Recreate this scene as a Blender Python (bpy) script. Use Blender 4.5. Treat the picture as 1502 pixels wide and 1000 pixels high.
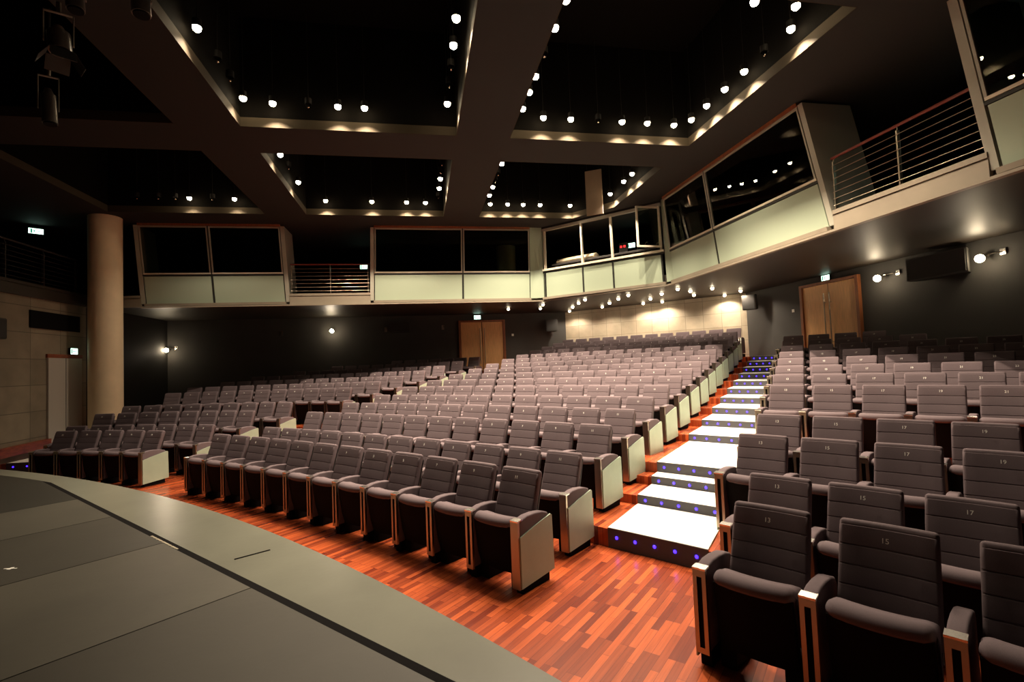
import bpy, bmesh, math, random
from mathutils import Vector, Matrix
random.seed(7)
sc = bpy.context.scene
COL = sc.collection
for o in list(bpy.data.objects):
    bpy.data.objects.remove(o)

# ------------------------------------------------------------------ camera
F_PX, PITCH_C, ROLL_C, EYE = 732.0, 0.0447, -0.0399, 1.927
cp, sp = math.cos(PITCH_C), math.sin(PITCH_C)
fw = Vector((0, cp, sp)); up = Vector((0, -sp, cp)); rt = Vector((1, 0, 0))
cr, sr = math.cos(ROLL_C), math.sin(ROLL_C)
rt2 = cr * rt + sr * up; up2 = -sr * rt + cr * up
cam = bpy.data.cameras.new('camera'); cam.sensor_width = 36.0; cam.lens = F_PX / 1502 * 36
cam.clip_start = 0.05; cam.clip_end = 200
co = bpy.data.objects.new('camera', cam); COL.objects.link(co)
m3 = Matrix((rt2, up2, -fw)).transposed()
co.matrix_world = Matrix.Translation((0, 0, EYE)) @ m3.to_4x4()
sc.camera = co
# ------------------------------------------------------------------ world and exposure (the hall is lit by its own lamps only)
w = bpy.data.worlds.new('world'); sc.world = w; w.use_nodes = True
w.node_tree.nodes['Background'].inputs[0].default_value = (1.0, .8, .6, 1)
w.node_tree.nodes['Background'].inputs[1].default_value = 0.002
sc.view_settings.view_transform = 'Standard'; sc.view_settings.look = 'None'
sc.view_settings.gamma = 1; sc.view_settings.use_curve_mapping = False
sc.view_settings.exposure = 0.0
WARM = (1.0, .82, .62)
P_COFFER, P_SOFFIT, P_WALL = 560, 90, 10     # watts of the lamps' own lights

# ------------------------------------------------------------------ frames
AL = -0.184                                   # direction of the right wall
UE = Vector((math.cos(AL), -math.sin(AL), 0)); VE = Vector((math.sin(AL), math.cos(AL), 0))
def W(u, v, z=0.0):
    p = UE * u + VE * v
    return Vector((p.x, p.y, z))
ROOMZ = math.atan2(UE.y, UE.x)                # z rotation of an object whose x runs along u
BE = 0.611                                    # stage axis azimuth

# ------------------------------------------------------------------ materials
def mat(name, col, rough=.6, metal=0.0, spec=.5, emit=None, es=0.0):
    m = bpy.data.materials.new(name); m.use_nodes = True
    b = m.node_tree.nodes['Principled BSDF']
    b.inputs['Base Color'].default_value = (*col, 1); b.inputs['Roughness'].default_value = rough
    b.inputs['Metallic'].default_value = metal; b.inputs['Specular IOR Level'].default_value = spec
    if emit:
        b.inputs['Emission Color'].default_value = (*emit, 1); b.inputs['Emission Strength'].default_value = es
    return m
def noisy(m, scale, amt, col2=None, bump=0.0, bscale=None, detail=4, vec=None, coord='Object'):
    nt = m.node_tree; b = nt.nodes['Principled BSDF']
    tc = nt.nodes.new('ShaderNodeTexCoord'); mp = nt.nodes.new('ShaderNodeMapping')
    nt.links.new(tc.outputs[coord], mp.inputs[0])
    if vec: mp.inputs['Scale'].default_value = vec
    nz = nt.nodes.new('ShaderNodeTexNoise'); nz.inputs['Scale'].default_value = scale; nz.inputs['Detail'].default_value = detail
    nt.links.new(mp.outputs[0], nz.inputs['Vector'])
    c = b.inputs['Base Color'].default_value[:]
    c2 = (*col2, 1) if col2 else tuple(x * (1 - amt) for x in c[:3]) + (1,)
    r = nt.nodes.new('ShaderNodeValToRGB'); r.color_ramp.elements[0].color = c2; r.color_ramp.elements[1].color = c
    r.color_ramp.elements[0].position = .3; r.color_ramp.elements[1].position = .7
    nt.links.new(nz.outputs['Fac'], r.inputs[0]); nt.links.new(r.outputs[0], b.inputs['Base Color'])
    if bump:
        n2 = nt.nodes.new('ShaderNodeTexNoise'); n2.inputs['Scale'].default_value = bscale or scale * 4; n2.inputs['Detail'].default_value = 6
        nt.links.new(mp.outputs[0], n2.inputs['Vector'])
        bp = nt.nodes.new('ShaderNodeBump'); bp.inputs['Strength'].default_value = bump; bp.inputs['Distance'].default_value = .01
        nt.links.new(n2.outputs['Fac'], bp.inputs['Height']); nt.links.new(bp.outputs[0], b.inputs['Normal'])
    return m
def bricky(name, c1, c2, mortar, bw, rh, rough, rotz=0.0, msize=.004, freq=2, offset=.5, bump=.15, grain=None, plane='XY', rot=None):
    m = mat(name, c1, rough); nt = m.node_tree; b = nt.nodes['Principled BSDF']
    tc = nt.nodes.new('ShaderNodeTexCoord'); mp = nt.nodes.new('ShaderNodeMapping')
    mp.inputs['Rotation'].default_value = rot if rot else (0, 0, rotz)
    nt.links.new(tc.outputs['Object'], mp.inputs[0])
    br = nt.nodes.new('ShaderNodeTexBrick'); br.offset = offset; br.offset_frequency = freq
    br.inputs['Scale'].default_value = 1; br.inputs['Brick Width'].default_value = bw; br.inputs['Row Height'].default_value = rh
    br.inputs['Mortar Size'].default_value = msize; br.inputs['Mortar Smooth'].default_value = .1
    br.inputs['Color1'].default_value = (0, 0, 0, 1); br.inputs['Color2'].default_value = (1, 1, 1, 1); br.inputs['Mortar'].default_value = (0, 0, 0, 1)
    nt.links.new(mp.outputs[0], br.inputs['Vector'])
    r = nt.nodes.new('ShaderNodeValToRGB'); e = r.color_ramp.elements
    e[0].color = (*c2, 1); e[1].color = (*c1, 1)
    nt.links.new(br.outputs['Color'], r.inputs[0])
    out = r.outputs[0]
    if grain:
        gm = nt.nodes.new('ShaderNodeMapping'); gm.inputs['Scale'].default_value = (grain[0], grain[1], 1)
        nt.links.new(mp.outputs[0], gm.inputs[0])
        g = nt.nodes.new('ShaderNodeTexNoise'); g.inputs['Scale'].default_value = 1; g.inputs['Detail'].default_value = 5
        nt.links.new(gm.outputs[0], g.inputs['Vector'])
        mr = nt.nodes.new('ShaderNodeMapRange'); mr.inputs['To Min'].default_value = .6; mr.inputs['To Max'].default_value = 1.35
        nt.links.new(g.outputs['Fac'], mr.inputs['Value'])
        mx = nt.nodes.new('ShaderNodeMix'); mx.data_type = 'RGBA'; mx.blend_type = 'MULTIPLY'; mx.inputs['Factor'].default_value = 1
        nt.links.new(out, mx.inputs[6]); nt.links.new(mr.outputs[0], mx.inputs[7]); out = mx.outputs[2]
    mm = nt.nodes.new('ShaderNodeMix'); mm.data_type = 'RGBA'; mm.inputs[7].default_value = (*mortar, 1)
    nt.links.new(br.outputs['Fac'], mm.inputs[0]); nt.links.new(out, mm.inputs[6]); nt.links.new(mm.outputs[2], b.inputs['Base Color'])
    bp = nt.nodes.new('ShaderNodeBump'); bp.inputs['Strength'].default_value = bump; bp.inputs['Distance'].default_value = .004; bp.invert = True
    nt.links.new(br.outputs['Fac'], bp.inputs['Height']); nt.links.new(bp.outputs[0], b.inputs['Normal'])
    return m
# planks run along the stage axis: rotate so brick-x follows it
PARQ = bricky('parquet', (.50, .100, .027), (.15, .022, .009), (.10, .014, .006),   .46, .054, .26, rotz=-(math.pi / 2 - BE), msize=.0012, freq=3, offset=.37, bump=.1, grain=(3, 60))
WOODR = noisy(mat('red_wood', (.30, .065, .025), .4), 6, .5, vec=(1, 1, 4))
FAB = noisy(mat('seat_fabric', (.150, .113, .121), .9, spec=.2), 300, .18, bump=.12, bscale=600)
BLK = mat('black_board', (.005, .004, .004), .8, spec=.08)
SHELL = mat('dark_shell', (.022, .019, .019), .5)
STEEL = mat('brushed_steel', (.40, .34, .27), .32, 1.0)  # brown tint stands in for the floor's reflection on seat-arm fronts
STEELB = mat('bright_steel', (.75, .72, .66), .22, 1.0)
SIDEP = noisy(mat('side_panel_glass', (.40, .50, .38), .5), 5, .12)
PLATE = mat('seat_number_white', (.9, .88, .8), .5)
CARPET = noisy(mat('white_carpet', (.80, .77, .68), .95), 90, .12, bump=.4, bscale=250)
RISER = mat('grey_riser', (.055, .052, .058), .7)
LED = mat('blue_led', (.05, .05, .3), .3, emit=(.035, .012, 1.0), es=6)
BULB = mat('lamp_bulb', (1, .9, .7), .4, emit=(1.0, .80, .52), es=90)
BULBS = mat('lamp_bulb_small', (1, .9, .7), .4, emit=(1.0, .82, .56), es=30)
CAN = mat('black_can', (.008, .007, .006), .6, spec=.2)
CEIL = noisy(mat('ceiling_brown', (.008, .0065, .0042), .8), 2, .2)
LIP = mat('coffer_lip_lit_brown', (.040, .031, .020), .8, spec=.1)  # paler than the beams: lamp scallops' brightness put into the colour
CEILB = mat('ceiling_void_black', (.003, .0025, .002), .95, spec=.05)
WALLG = noisy(mat('grey_wall', (.056, .054, .050), .8), 1.5, .15)
SOFF = mat('soffit_dark', (.030, .022, .016), .5)
UPW = mat('upper_wall_black', (.012, .011, .010), .8)
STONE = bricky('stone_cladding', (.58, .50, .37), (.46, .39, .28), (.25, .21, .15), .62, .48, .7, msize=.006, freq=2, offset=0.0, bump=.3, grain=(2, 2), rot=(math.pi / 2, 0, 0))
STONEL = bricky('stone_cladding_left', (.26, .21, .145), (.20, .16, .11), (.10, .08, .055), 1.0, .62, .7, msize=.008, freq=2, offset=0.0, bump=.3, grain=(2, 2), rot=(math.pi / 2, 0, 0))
COLM = noisy(mat('column_plaster', (.72, .58, .38), .75), 3, .1)
BEIGE = noisy(mat('fascia_beige', (.25, .21, .155), .5), 3, .12)
FROST = mat('frosted_glass', (.32, .375, .28), .3)
FRAME = mat('window_frame_grey', (.34, .33, .27), .4)
FRAMED = mat('gasket_black', (.015, .015, .012), .5)
MULL = mat('white_mullion', (.62, .56, .45), .4)
REDR = mat('red_handrail', (.16, .022, .012), .35)
OAK = noisy(mat('door_oak', (.92, .52, .22), .4), 3, .25, vec=(14, 14, 1))
OAKF = noisy(mat('door_frame_oak', (.30, .10, .035), .4), 3, .3, vec=(8, 8, 1))
GREYD = mat('grey_door', (.42, .38, .33), .5)
SIGNW = mat('exit_sign_face', (.6, .9, .8), .4, emit=(.62, 1.0, .80), es=3.2)
SIGNG = mat('exit_sign_green', (.0, .12, .06), .5, emit=(.0, .35, .18), es=.7)
REDL = mat('red_indicator', (.3, 0, 0), .4, emit=(1, .02, .02), es=6)
STG = {}
def stage_mat(name, c, rough):
    m = noisy(mat(name, c, rough), 1.1, .25, bump=.12, bscale=9, detail=8)
    return m
APRON = stage_mat('stage_apron_vinyl', (.205, .205, .158), .30)
VIN = [stage_mat('stage_vinyl_%d' % i, c, .48) for i, c in enumerate([(.024, .022, .016), (.070, .064, .048), (.050, .045, .033), (.088, .080, .059), (.056, .049, .035)])]
GLASS = bpy.data.materials.new('clear_glass'); GLASS.use_nodes = True
nt = GLASS.node_tree; nt.nodes.clear()
out = nt.nodes.new('ShaderNodeOutputMaterial'); mx = nt.nodes.new('ShaderNodeMixShader'); tr = nt.nodes.new('ShaderNodeBsdfTransparent'); gl = nt.nodes.new('ShaderNodeBsdfGlossy')
fr = nt.nodes.new('ShaderNodeFresnel'); fr.inputs[0].default_value = 1.45; gl.inputs['Roughness'].default_value = .0; tr.inputs[0].default_value = (.72, .78, .72, 1)
nt.links.new(fr.outputs[0], mx.inputs[0]); nt.links.new(tr.outputs[0], mx.inputs[1]); nt.links.new(gl.outputs[0], mx.inputs[2]); nt.links.new(mx.outputs[0], out.inputs[0])

# ------------------------------------------------------------------ mesh helpers
def finish(name, bm, m, parent=None, smooth=None, kind=None, loc=None, rotz=None):
    bmesh.ops.recalc_face_normals(bm, faces=bm.faces)
    me = bpy.data.meshes.new(name); bm.to_mesh(me); bm.free()
    for x in (m if isinstance(m, (list, tuple)) else [m]): me.materials.append(x)
    if smooth is not None:
        for p in me.polygons: p.use_smooth = True
        me.set_sharp_from_angle(angle=math.radians(smooth))
    o = bpy.data.objects.new(name, me); COL.objects.link(o)
    if parent: o.parent = parent
    if loc is not None: o.location = loc
    if rotz is not None: o.rotation_euler = (0, 0, rotz)
    if kind: o['kind'] = kind
    return o
def tag(o, label, cat, group=None, kind=None):
    o['label'] = label; o['category'] = cat
    if group: o['group'] = group
    if kind: o['kind'] = kind
    return o
def empty(name, loc=(0, 0, 0), rotz=0.0):
    o = bpy.data.objects.new(name, None); COL.objects.link(o); o.empty_display_size = .1
    o.location = loc; o.rotation_euler = (0, 0, rotz); return o
def box(bm, x0, x1, y0, y1, z0, z1, mi=0, T=None):
    vs = [bm.verts.new(((x0, x1)[i & 1], (y0, y1)[i >> 1 & 1], (z0, z1)[i >> 2])) for i in range(8)]
    if T is not None:
        for v in vs: v.co = T @ v.co
    for f in ((0, 1, 3, 2), (4, 6, 7, 5), (0, 4, 5, 1), (2, 3, 7, 6), (0, 2, 6, 4), (1, 5, 7, 3)):
        bm.faces.new([vs[i] for i in f]).material_index = mi
def rbox(bm, x0, x1, y0, y1, z0, z1, r=.004, seg=2, T=None):
    b2 = bmesh.new(); box(b2, x0, x1, y0, y1, z0, z1)
    bmesh.ops.bevel(b2, geom=b2.edges[:], offset=r, segments=seg, affect='EDGES', profile=.6)
    me = bpy.data.meshes.new('t'); b2.to_mesh(me); b2.free()
    if T is not None: me.transform(T)
    bm.from_mesh(me); bpy.data.meshes.remove(me)
def hexa(bm, pts, mi=0):
    """eight points: bottom quad then top quad"""
    vs = [bm.verts.new(p) for p in pts]
    for f in ((0, 3, 2, 1), (4, 5, 6, 7), (0, 1, 5, 4), (1, 2, 6, 5), (2, 3, 7, 6), (3, 0, 4, 7)):
        bm.faces.new([vs[i] for i in f]).material_index = mi
def prism(bm, poly, z0, z1):
    a = [bm.verts.new((p[0], p[1], z0)) for p in poly]; b = [bm.verts.new((p[0], p[1], z1)) for p in poly]
    n = len(poly)
    bm.faces.new(a[::-1]); bm.faces.new(b)
    for i in range(n): bm.faces.new((a[i], a[(i + 1) % n], b[(i + 1) % n], b[i]))
def tube(bm, p, q, r, seg=10, r2=None):
    p = Vector(p); q = Vector(q); d = q - p
    M = Matrix.Translation((p + q) / 2) @ d.to_track_quat('Z', 'Y').to_matrix().to_4x4()
    bmesh.ops.create_cone(bm, cap_ends=True, segments=seg, radius1=r, radius2=r if r2 is None else r2, depth=d.length, matrix=M)
def pad(bm, prof, w, r, bulge=0.0, zr=None, nst=4, mid=6, taper=None):
    """closed (y,z) profile lofted along x with rounded side edges; bulge pushes -y in plan"""
    n = len(prof)
    area = sum(prof[i][0] * prof[(i + 1) % n][1] - prof[(i + 1) % n][0] * prof[i][1] for i in range(n))
    sg = 1 if area > 0 else -1
    nor = []
    for i in range(n):
        a = Vector(prof[i - 1]); b = Vector(prof[(i + 1) % n]); t = (b - a).normalized()
        nor.append(Vector((t.y, -t.x)) * sg)
    st = []
    for i in range(nst + 1):
        t = i / nst * math.pi / 2; st.append((-w / 2 + r - r * math.cos(t), r - r * math.sin(t)))
    for i in range(1, mid): st.append((-w / 2 + r + (w - 2 * r) * i / mid, 0))
    for i in range(nst, -1, -1):
        t = i / nst * math.pi / 2; st.append((w / 2 - r + r * math.cos(t), r - r * math.sin(t)))
    rings = []
    for x, ins in st:
        ring = []
        for (y, z), nn in zip(prof, nor):
            yy = y - nn.x * ins; zz = z - nn.y * ins
            yy -= bulge * (1 - (2 * x / w) ** 2)
            xx = x * (taper(zz) if taper else 1)
            ring.append(bm.verts.new((xx, yy, zz)))
        rings.append(ring)
    for a, b in zip(rings, rings[1:]):
        for i in range(n): bm.faces.new((a[i], a[(i + 1) % n], b[(i + 1) % n], b[i]))
    bm.faces.new(rings[0][::-1]); bm.faces.new(rings[-1])

# ------------------------------------------------------------------ seating geometry
C = Vector((-24.418, -23.203)); R0 = 36.7105; TH0 = .7263; ROW = .8958; SW = .553
Z = [0, 0, .186, .29, .39, .521, .635, .751, .876, 1.004, 1.135, 1.265, 1.405, 1.546, 1.691, 1.838]
AJL = TH0 - 7.3 / R0; RL = 8.0
def nn2(a): return Vector((math.sin(a), math.cos(a)))
CL = C + (R0 - RL) * nn2(AJL)
def curve(rho, s):
    a = TH0 + s / (R0 + rho)
    if a < AJL:
        b = AJL + (a - AJL) * (R0 + rho) / (RL + rho)
        return CL + (RL + rho) * nn2(b), b
    return C + (R0 + rho) * nn2(a), a
def edge(k):                                   # front edge of tier k
    return {2: 1.37, 3: 2.32, 4: 3.17, 5: 4.15, 6: 4.95, 7: 5.96, 8: 6.93}.get(k, ROW * k - .22)

# room outline (u, v) and its clipping planes
UR, VB, UL = 10.85, 20.1, -9.0
CH0, CH1 = (6.05, 19.85 + .25), (10.85, 15.0)  # stone chamfer
ZS, ZC = 3.97, 6.30
clip = [(W(UR, 0), UE), (W(0, VB), VE), (W(UL, 0), -UE)]
chd = (W(*CH1) - W(*CH0)).normalized(); chn = Vector((-chd.y, chd.x, 0))
if chn.dot(W(20, 20)) < 0: chn = -chn
clip.append((W(*CH0), chn))
def clip_room(bm, inset=0.0):
    for p, n in clip:
        g = bm.verts[:] + bm.edges[:] + bm.faces[:]
        r = bmesh.ops.bisect_plane(bm, geom=g, plane_co=p - n * inset, plane_no=n, clear_outer=True)
        es = [e for e in r['geom_cut'] if isinstance(e, bmesh.types.BMEdge)]
        if es:
            try: bmesh.ops.holes_fill(bm, edges=[e for e in bm.edges if e.is_boundary], sides=0)
            except Exception: pass
def arc_pts(rho, s0, s1, n):
    return [curve(rho, s0 + (s1 - s0) * i / n)[0] for i in range(n + 1)]
def sector(bm, r0, r1, s0, s1, z0, z1, n=60):
    a = arc_pts(r0, s0 if not callable(s0) else s0(r0), s1 if not callable(s1) else s1(r0), n)
    b = arc_pts(r1, s0 if not callable(s0) else s0(r1), s1 if not callable(s1) else s1(r1), n)
    va0 = [bm.verts.new((p.x, p.y, z0)) for p in a]; va1 = [bm.verts.new((p.x, p.y, z1)) for p in a]
    vb0 = [bm.verts.new((p.x, p.y, z0)) for p in b]; vb1 = [bm.verts.new((p.x, p.y, z1)) for p in b]
    for i in range(n):
        bm.faces.new((va0[i], va0[i + 1], va1[i + 1], va1[i])); bm.faces.new((vb1[i], vb1[i + 1], vb0[i + 1], vb0[i]))
        bm.faces.new((va1[i], va1[i + 1], vb1[i + 1], vb1[i])); bm.faces.new((vb0[i], vb0[i + 1], va0[i + 1], va0[i]))
    bm.faces.new((va0[0], va1[0], vb1[0], vb0[0])); bm.faces.new((va0[n], vb0[n], vb1[n], va1[n]))

# ------------------------------------------------------------------ floor and tiers
bm = bmesh.new()
prism(bm, [W(UL, -3), W(UR, -3), W(*CH1), W(*CH0), W(UL, VB)], -.12, 0)
finish('floor', bm, PARQ, kind='structure')
def aisle_l(rho): return -.04 - .148 / ROW * rho * .9 + .10
for k in range(2, 16):
    bm = bmesh.new()
    r1 = edge(k + 1) if k < 15 else 22.0
    sector(bm, edge(k), r1, -17.5, 26, Z[k - 1] - (.02 if k > 2 else 0), Z[k], 90)
    clip_room(bm)
    o = finish('seating_tier', bm, PARQ, kind='structure')

# ------------------------------------------------------------------ stage
SZ = .50
SC_ = Vector((-18.43, -15.02)); SR = 25.41
def clip_poly(poly, p, n):
    """keep the part of a convex polygon where (x-p).n <= 0"""
    out_ = []
    for i in range(len(poly)):
        a_, b_ = poly[i], poly[(i + 1) % len(poly)]; da = (a_ - p).dot(n); db = (b_ - p).dot(n)
        if da <= 0: out_.append(a_)
        if da * db < 0: out_.append(a_.lerp(b_, da / (da - db)))
    return out_
def clip_disc(poly, rad):
    for i in range(140):
        a_ = math.radians(10) + math.radians(70) * i / 139; n_ = nn2(a_); poly = clip_poly(poly, SC_ + n_ * rad, n_)
    return poly
def w2(u, v): p_ = W(u, v); return Vector((p_.x, p_.y))
seamA = Vector((-7.3, 7.68)); seamB = Vector((-.49, 2.46))
sd = (seamB - seamA).normalized(); sn = Vector((sd.y, -sd.x))      # towards the stage depth
if sn.y > 0: sn = -sn
floor_rect = [w2(-8.9, -2.9), w2(10.7, -2.9), w2(10.7, 16), w2(-8.9, 16)]
bm = bmesh.new(); prism(bm, clip_disc(floor_rect, SR), 0.001, SZ - .004)
o = finish('stage', bm, APRON)
tag(o, 'pale grey stage with curved front edge, seen between the black seam and the parquet', 'stage')
stage_rect = clip_disc([w2(-8.88, -2.85), w2(10.65, -2.85), w2(10.65, 16), w2(-8.88, 16)], SR - .28)
sp_ts = [(p - seamA).dot(sd) for p in (Vector((-5.33, 6.09)), Vector((-4.24, 5.26)), Vector((-3.08, 4.38)), Vector((-1.81, 3.40)))]
cuts = [-9.0] + sp_ts + [14.0]
labels = ['darkest far left strip of the vinyl dance floor on the stage', 'grey vinyl stage strip, second from the far left end',
          'scuffed dark vinyl stage strip carrying a small white tape mark', 'lighter grey vinyl stage strip in the lower left foreground',
          'nearest dark brown vinyl stage strip along the bottom edge']
for i in range(5):
    g = .006
    poly = clip_poly(stage_rect, seamA + sn * .055, -sn)
    poly = clip_poly(poly, seamA + sd * (cuts[i] + g), -sd); poly = clip_poly(poly, seamA + sd * (cuts[i + 1] - g), sd)
    bm = bmesh.new(); prism(bm, poly, SZ - .002, SZ)
    tag(finish('vinyl_floor_strip', bm, VIN[i]), labels[i], 'stage floor', 'vinyl strips laid across the stage')
bm = bmesh.new()
poly = clip_poly(stage_rect, seamA, -sn); prism(bm, poly, SZ - .0038, SZ - .0022)
tag(finish('stage_underlay', bm, BLK), 'black underlay showing as thin lines between the vinyl strips on the stage', 'stage floor')
# frayed tape fragments in the gutter and the small marks
bm = bmesh.new()
for i in range(9):
    t = (Vector((-3.35, 4.55)) - seamA).dot(sd) + i * .07
    p = seamA + sd * t + sn * .035
    q = p + sd * (.05 + .02 * random.random())
    prism(bm, [p, q, q + sn * .012, p + sn * .018], SZ - .002, SZ + .001)
tag(finish('floor_tape', bm, mat('pale_tape', (.5, .45, .33), .7)), 'frayed pale tape along the black stage seam', 'tape')
bm = bmesh.new()
p = Vector((-3.94, 3.92)); box(bm, p.x - .05, p.x + .05, p.y - .006, p.y + .006, SZ, SZ + .002); box(bm, p.x - .012, p.x + .014, p.y - .022, p.y + .022, SZ, SZ + .0022)
tag(finish('tape_mark', bm, mat('white_tape', (.9, .88, .8), .6)), 'small white tape cross on the dark stage vinyl at left', 'tape')
bm = bmesh.new()
p = Vector((-2.12, 4.02)); T = Matrix.Translation((p.x, p.y, SZ)) @ Matrix.Rotation(.75, 4, 'Z')
box(bm, -.13, .13, -.006, .006, -.004, .0015, T=T)
tag(finish('floor_slot', bm, BLK), 'short dark slot in the pale stage apron', 'slot')

# ------------------------------------------------------------------ lower walls
def wall(name, a, b, z0, z1, th, m, out):
    """thin wall along local x from a to b; local y = outwards"""
    d = (b - a); L = d.length; rz = math.atan2(d.y, d.x)
    bm = bmesh.new(); s = 1 if Vector((-d.y, d.x, 0)).dot(out) > 0 else -1
    box(bm, 0, L, min(0, s * th), max(0, s * th), z0, z1)
    return finish(name, bm, m, kind='structure', loc=(a.x, a.y, 0), rotz=rz)
wall('wall_right', W(UR, -3), W(*CH1), 0, ZS, .2, WALLG, UE)
wall('wall_back', W(UL, VB), W(*CH0), 0, ZS, .2, WALLG, VE)
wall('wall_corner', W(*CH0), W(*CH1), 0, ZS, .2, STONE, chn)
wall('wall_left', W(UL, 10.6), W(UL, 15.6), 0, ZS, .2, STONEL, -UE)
wall('wall_left_rear', W(UL, 15.6), W(UL, VB), 0, ZS, .2, UPW, -UE)
# gallery floor over the lower hall
FB, FR = 15.82, 6.93                       # fascia lines at the bottom
bm = bmesh.new()
prism(bm, [W(UL - 5, FB), W(4.05, FB), W(FR, 12.75), W(FR, -3), W(UR + 5, -3), W(UR + 5, VB + 4), W(UL - 5, VB + 4)], ZS + .004, ZS + .26)
finish('gallery_floor', bm, SOFF, kind='structure')
bm = bmesh.new()
prism(bm, [W(UL - 5, 3), W(UL, 3), W(UL, FB - .01), W(UL - 5, FB - .01)], ZS + .004, ZS + .26)
finish('gallery_floor', bm, SOFF, kind='structure')
# upper dark walls behind galleries
wall('wall_upper_back', W(UL - 5, VB + 1), W(UR + 5, VB + 1), ZS + .26, 8.0, .1, UPW, VE)
wall('wall_upper_right', W(UR + 2, -3), W(UR + 2, VB + 1), ZS + .26, 8.0, .1, UPW, UE)
wall('wall_upper_left', W(UL - 3, -3), W(UL - 3, VB + 1), ZS + .26, 8.0, .1, UPW, -UE)

# ------------------------------------------------------------------ ceiling: beams with deep coffers
ucut = [-15, -7.9, -4.05, -3.0, .83, 1.85, 5.65, 15]
vcut = [-3, 5.25, 9.35, 10.45, 14.55, 22]
hole = {(1, 1), (3, 1), (5, 1), (1, 3), (3, 3), (5, 3)}
bm = bmesh.new(); T = Matrix.Rotation(ROOMZ, 4, 'Z')
for i in range(7):
    for j in range(5):
        if (i, j) in hole: continue
        box(bm, ucut[i], ucut[i + 1], vcut[j], vcut[j + 1], ZC, 8.3)
prism(bm, [(4.75, 14.551), (5.651, 14.551), (5.651, 13.4)], ZC, 8.3)
finish('ceiling', bm, CEIL, kind='structure', rotz=ROOMZ)
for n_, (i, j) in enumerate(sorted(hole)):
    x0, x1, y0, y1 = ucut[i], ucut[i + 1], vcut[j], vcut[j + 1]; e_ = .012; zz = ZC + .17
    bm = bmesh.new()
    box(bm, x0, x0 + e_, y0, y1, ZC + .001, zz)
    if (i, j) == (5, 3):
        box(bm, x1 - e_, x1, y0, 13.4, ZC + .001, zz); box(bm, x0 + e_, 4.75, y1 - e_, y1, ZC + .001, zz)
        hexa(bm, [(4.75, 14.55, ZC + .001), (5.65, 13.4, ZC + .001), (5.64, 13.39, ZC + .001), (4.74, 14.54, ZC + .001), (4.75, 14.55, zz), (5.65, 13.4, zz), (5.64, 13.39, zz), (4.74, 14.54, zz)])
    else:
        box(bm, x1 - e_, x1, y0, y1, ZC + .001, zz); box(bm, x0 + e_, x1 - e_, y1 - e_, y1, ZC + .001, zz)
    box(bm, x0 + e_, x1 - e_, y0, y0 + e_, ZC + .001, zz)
    finish('trim_%d' % (10 + n_), bm, LIP, kind='structure', rotz=ROOMZ)  # added band, tinted paler where the lamp scallops land
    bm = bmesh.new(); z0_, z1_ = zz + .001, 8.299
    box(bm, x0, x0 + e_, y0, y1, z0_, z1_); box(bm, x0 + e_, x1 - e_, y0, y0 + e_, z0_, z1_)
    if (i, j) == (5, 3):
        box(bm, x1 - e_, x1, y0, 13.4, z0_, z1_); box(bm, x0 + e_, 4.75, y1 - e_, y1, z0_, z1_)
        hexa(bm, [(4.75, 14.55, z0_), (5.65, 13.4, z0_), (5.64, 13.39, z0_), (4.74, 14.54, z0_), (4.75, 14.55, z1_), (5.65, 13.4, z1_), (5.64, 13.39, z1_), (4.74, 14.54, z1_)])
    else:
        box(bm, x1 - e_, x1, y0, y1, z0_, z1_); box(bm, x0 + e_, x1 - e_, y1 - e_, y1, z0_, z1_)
    finish('trim_%d' % (20 + n_), bm, CEILB, kind='structure', rotz=ROOMZ)  # added black liner; the unlit coffer depth is put into its colour
bm = bmesh.new(); box(bm, -15, 15, -3, 22, 8.3, 8.4)
finish('ceiling_void', bm, CEILB, kind='structure', rotz=ROOMZ)
# thin hanger rods high in the coffers (cables crossing)
bm = bmesh.new()
o = empty('hanging_panel', W(5.10, 13.52, 6.11), -.36)
tag(o, 'tall beige panel hanging in the coffer corner above the control booth', 'panel')
bm = bmesh.new(); rbox(bm, -.24, .24, -.02, .02, 0, 1.3, .006)
finish('panel_board', bm, noisy(mat('panel_beige', (.24, .17, .11), .7), 4, .1), o)
bm = bmesh.new()
bm.free()
for x in (-.18, .18):
    bm = bmesh.new(); tube(bm, (x, 0, 1.29), (x, 0, 2.185), .006, 6); finish('hanger_rod', bm, CAN, o)

# ------------------------------------------------------------------ round column
bm = bmesh.new()
bmesh.ops.create_cone(bm, cap_ends=True, segments=64, radius1=.375, radius2=.375, depth=ZC, matrix=Matrix.Translation((0, 0, ZC / 2)))
o = finish('column', bm, COLM, smooth=40, loc=W(-8.24, 15.08, .0))
tag(o, 'thick round cream column rising from the seats at left', 'column')
bm = bmesh.new()
bmesh.ops.create_cone(bm, cap_ends=True, segments=48, radius1=.36, radius2=.36, depth=ZC - ZS - .27, matrix=Matrix.Translation((0, 0, (ZC + ZS + .27) / 2)))
tag(finish('column', bm, COLM, smooth=40, loc=W(3.3, 18.3, 0)), 'dim round column behind the glass of the back gallery', 'column')

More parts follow.
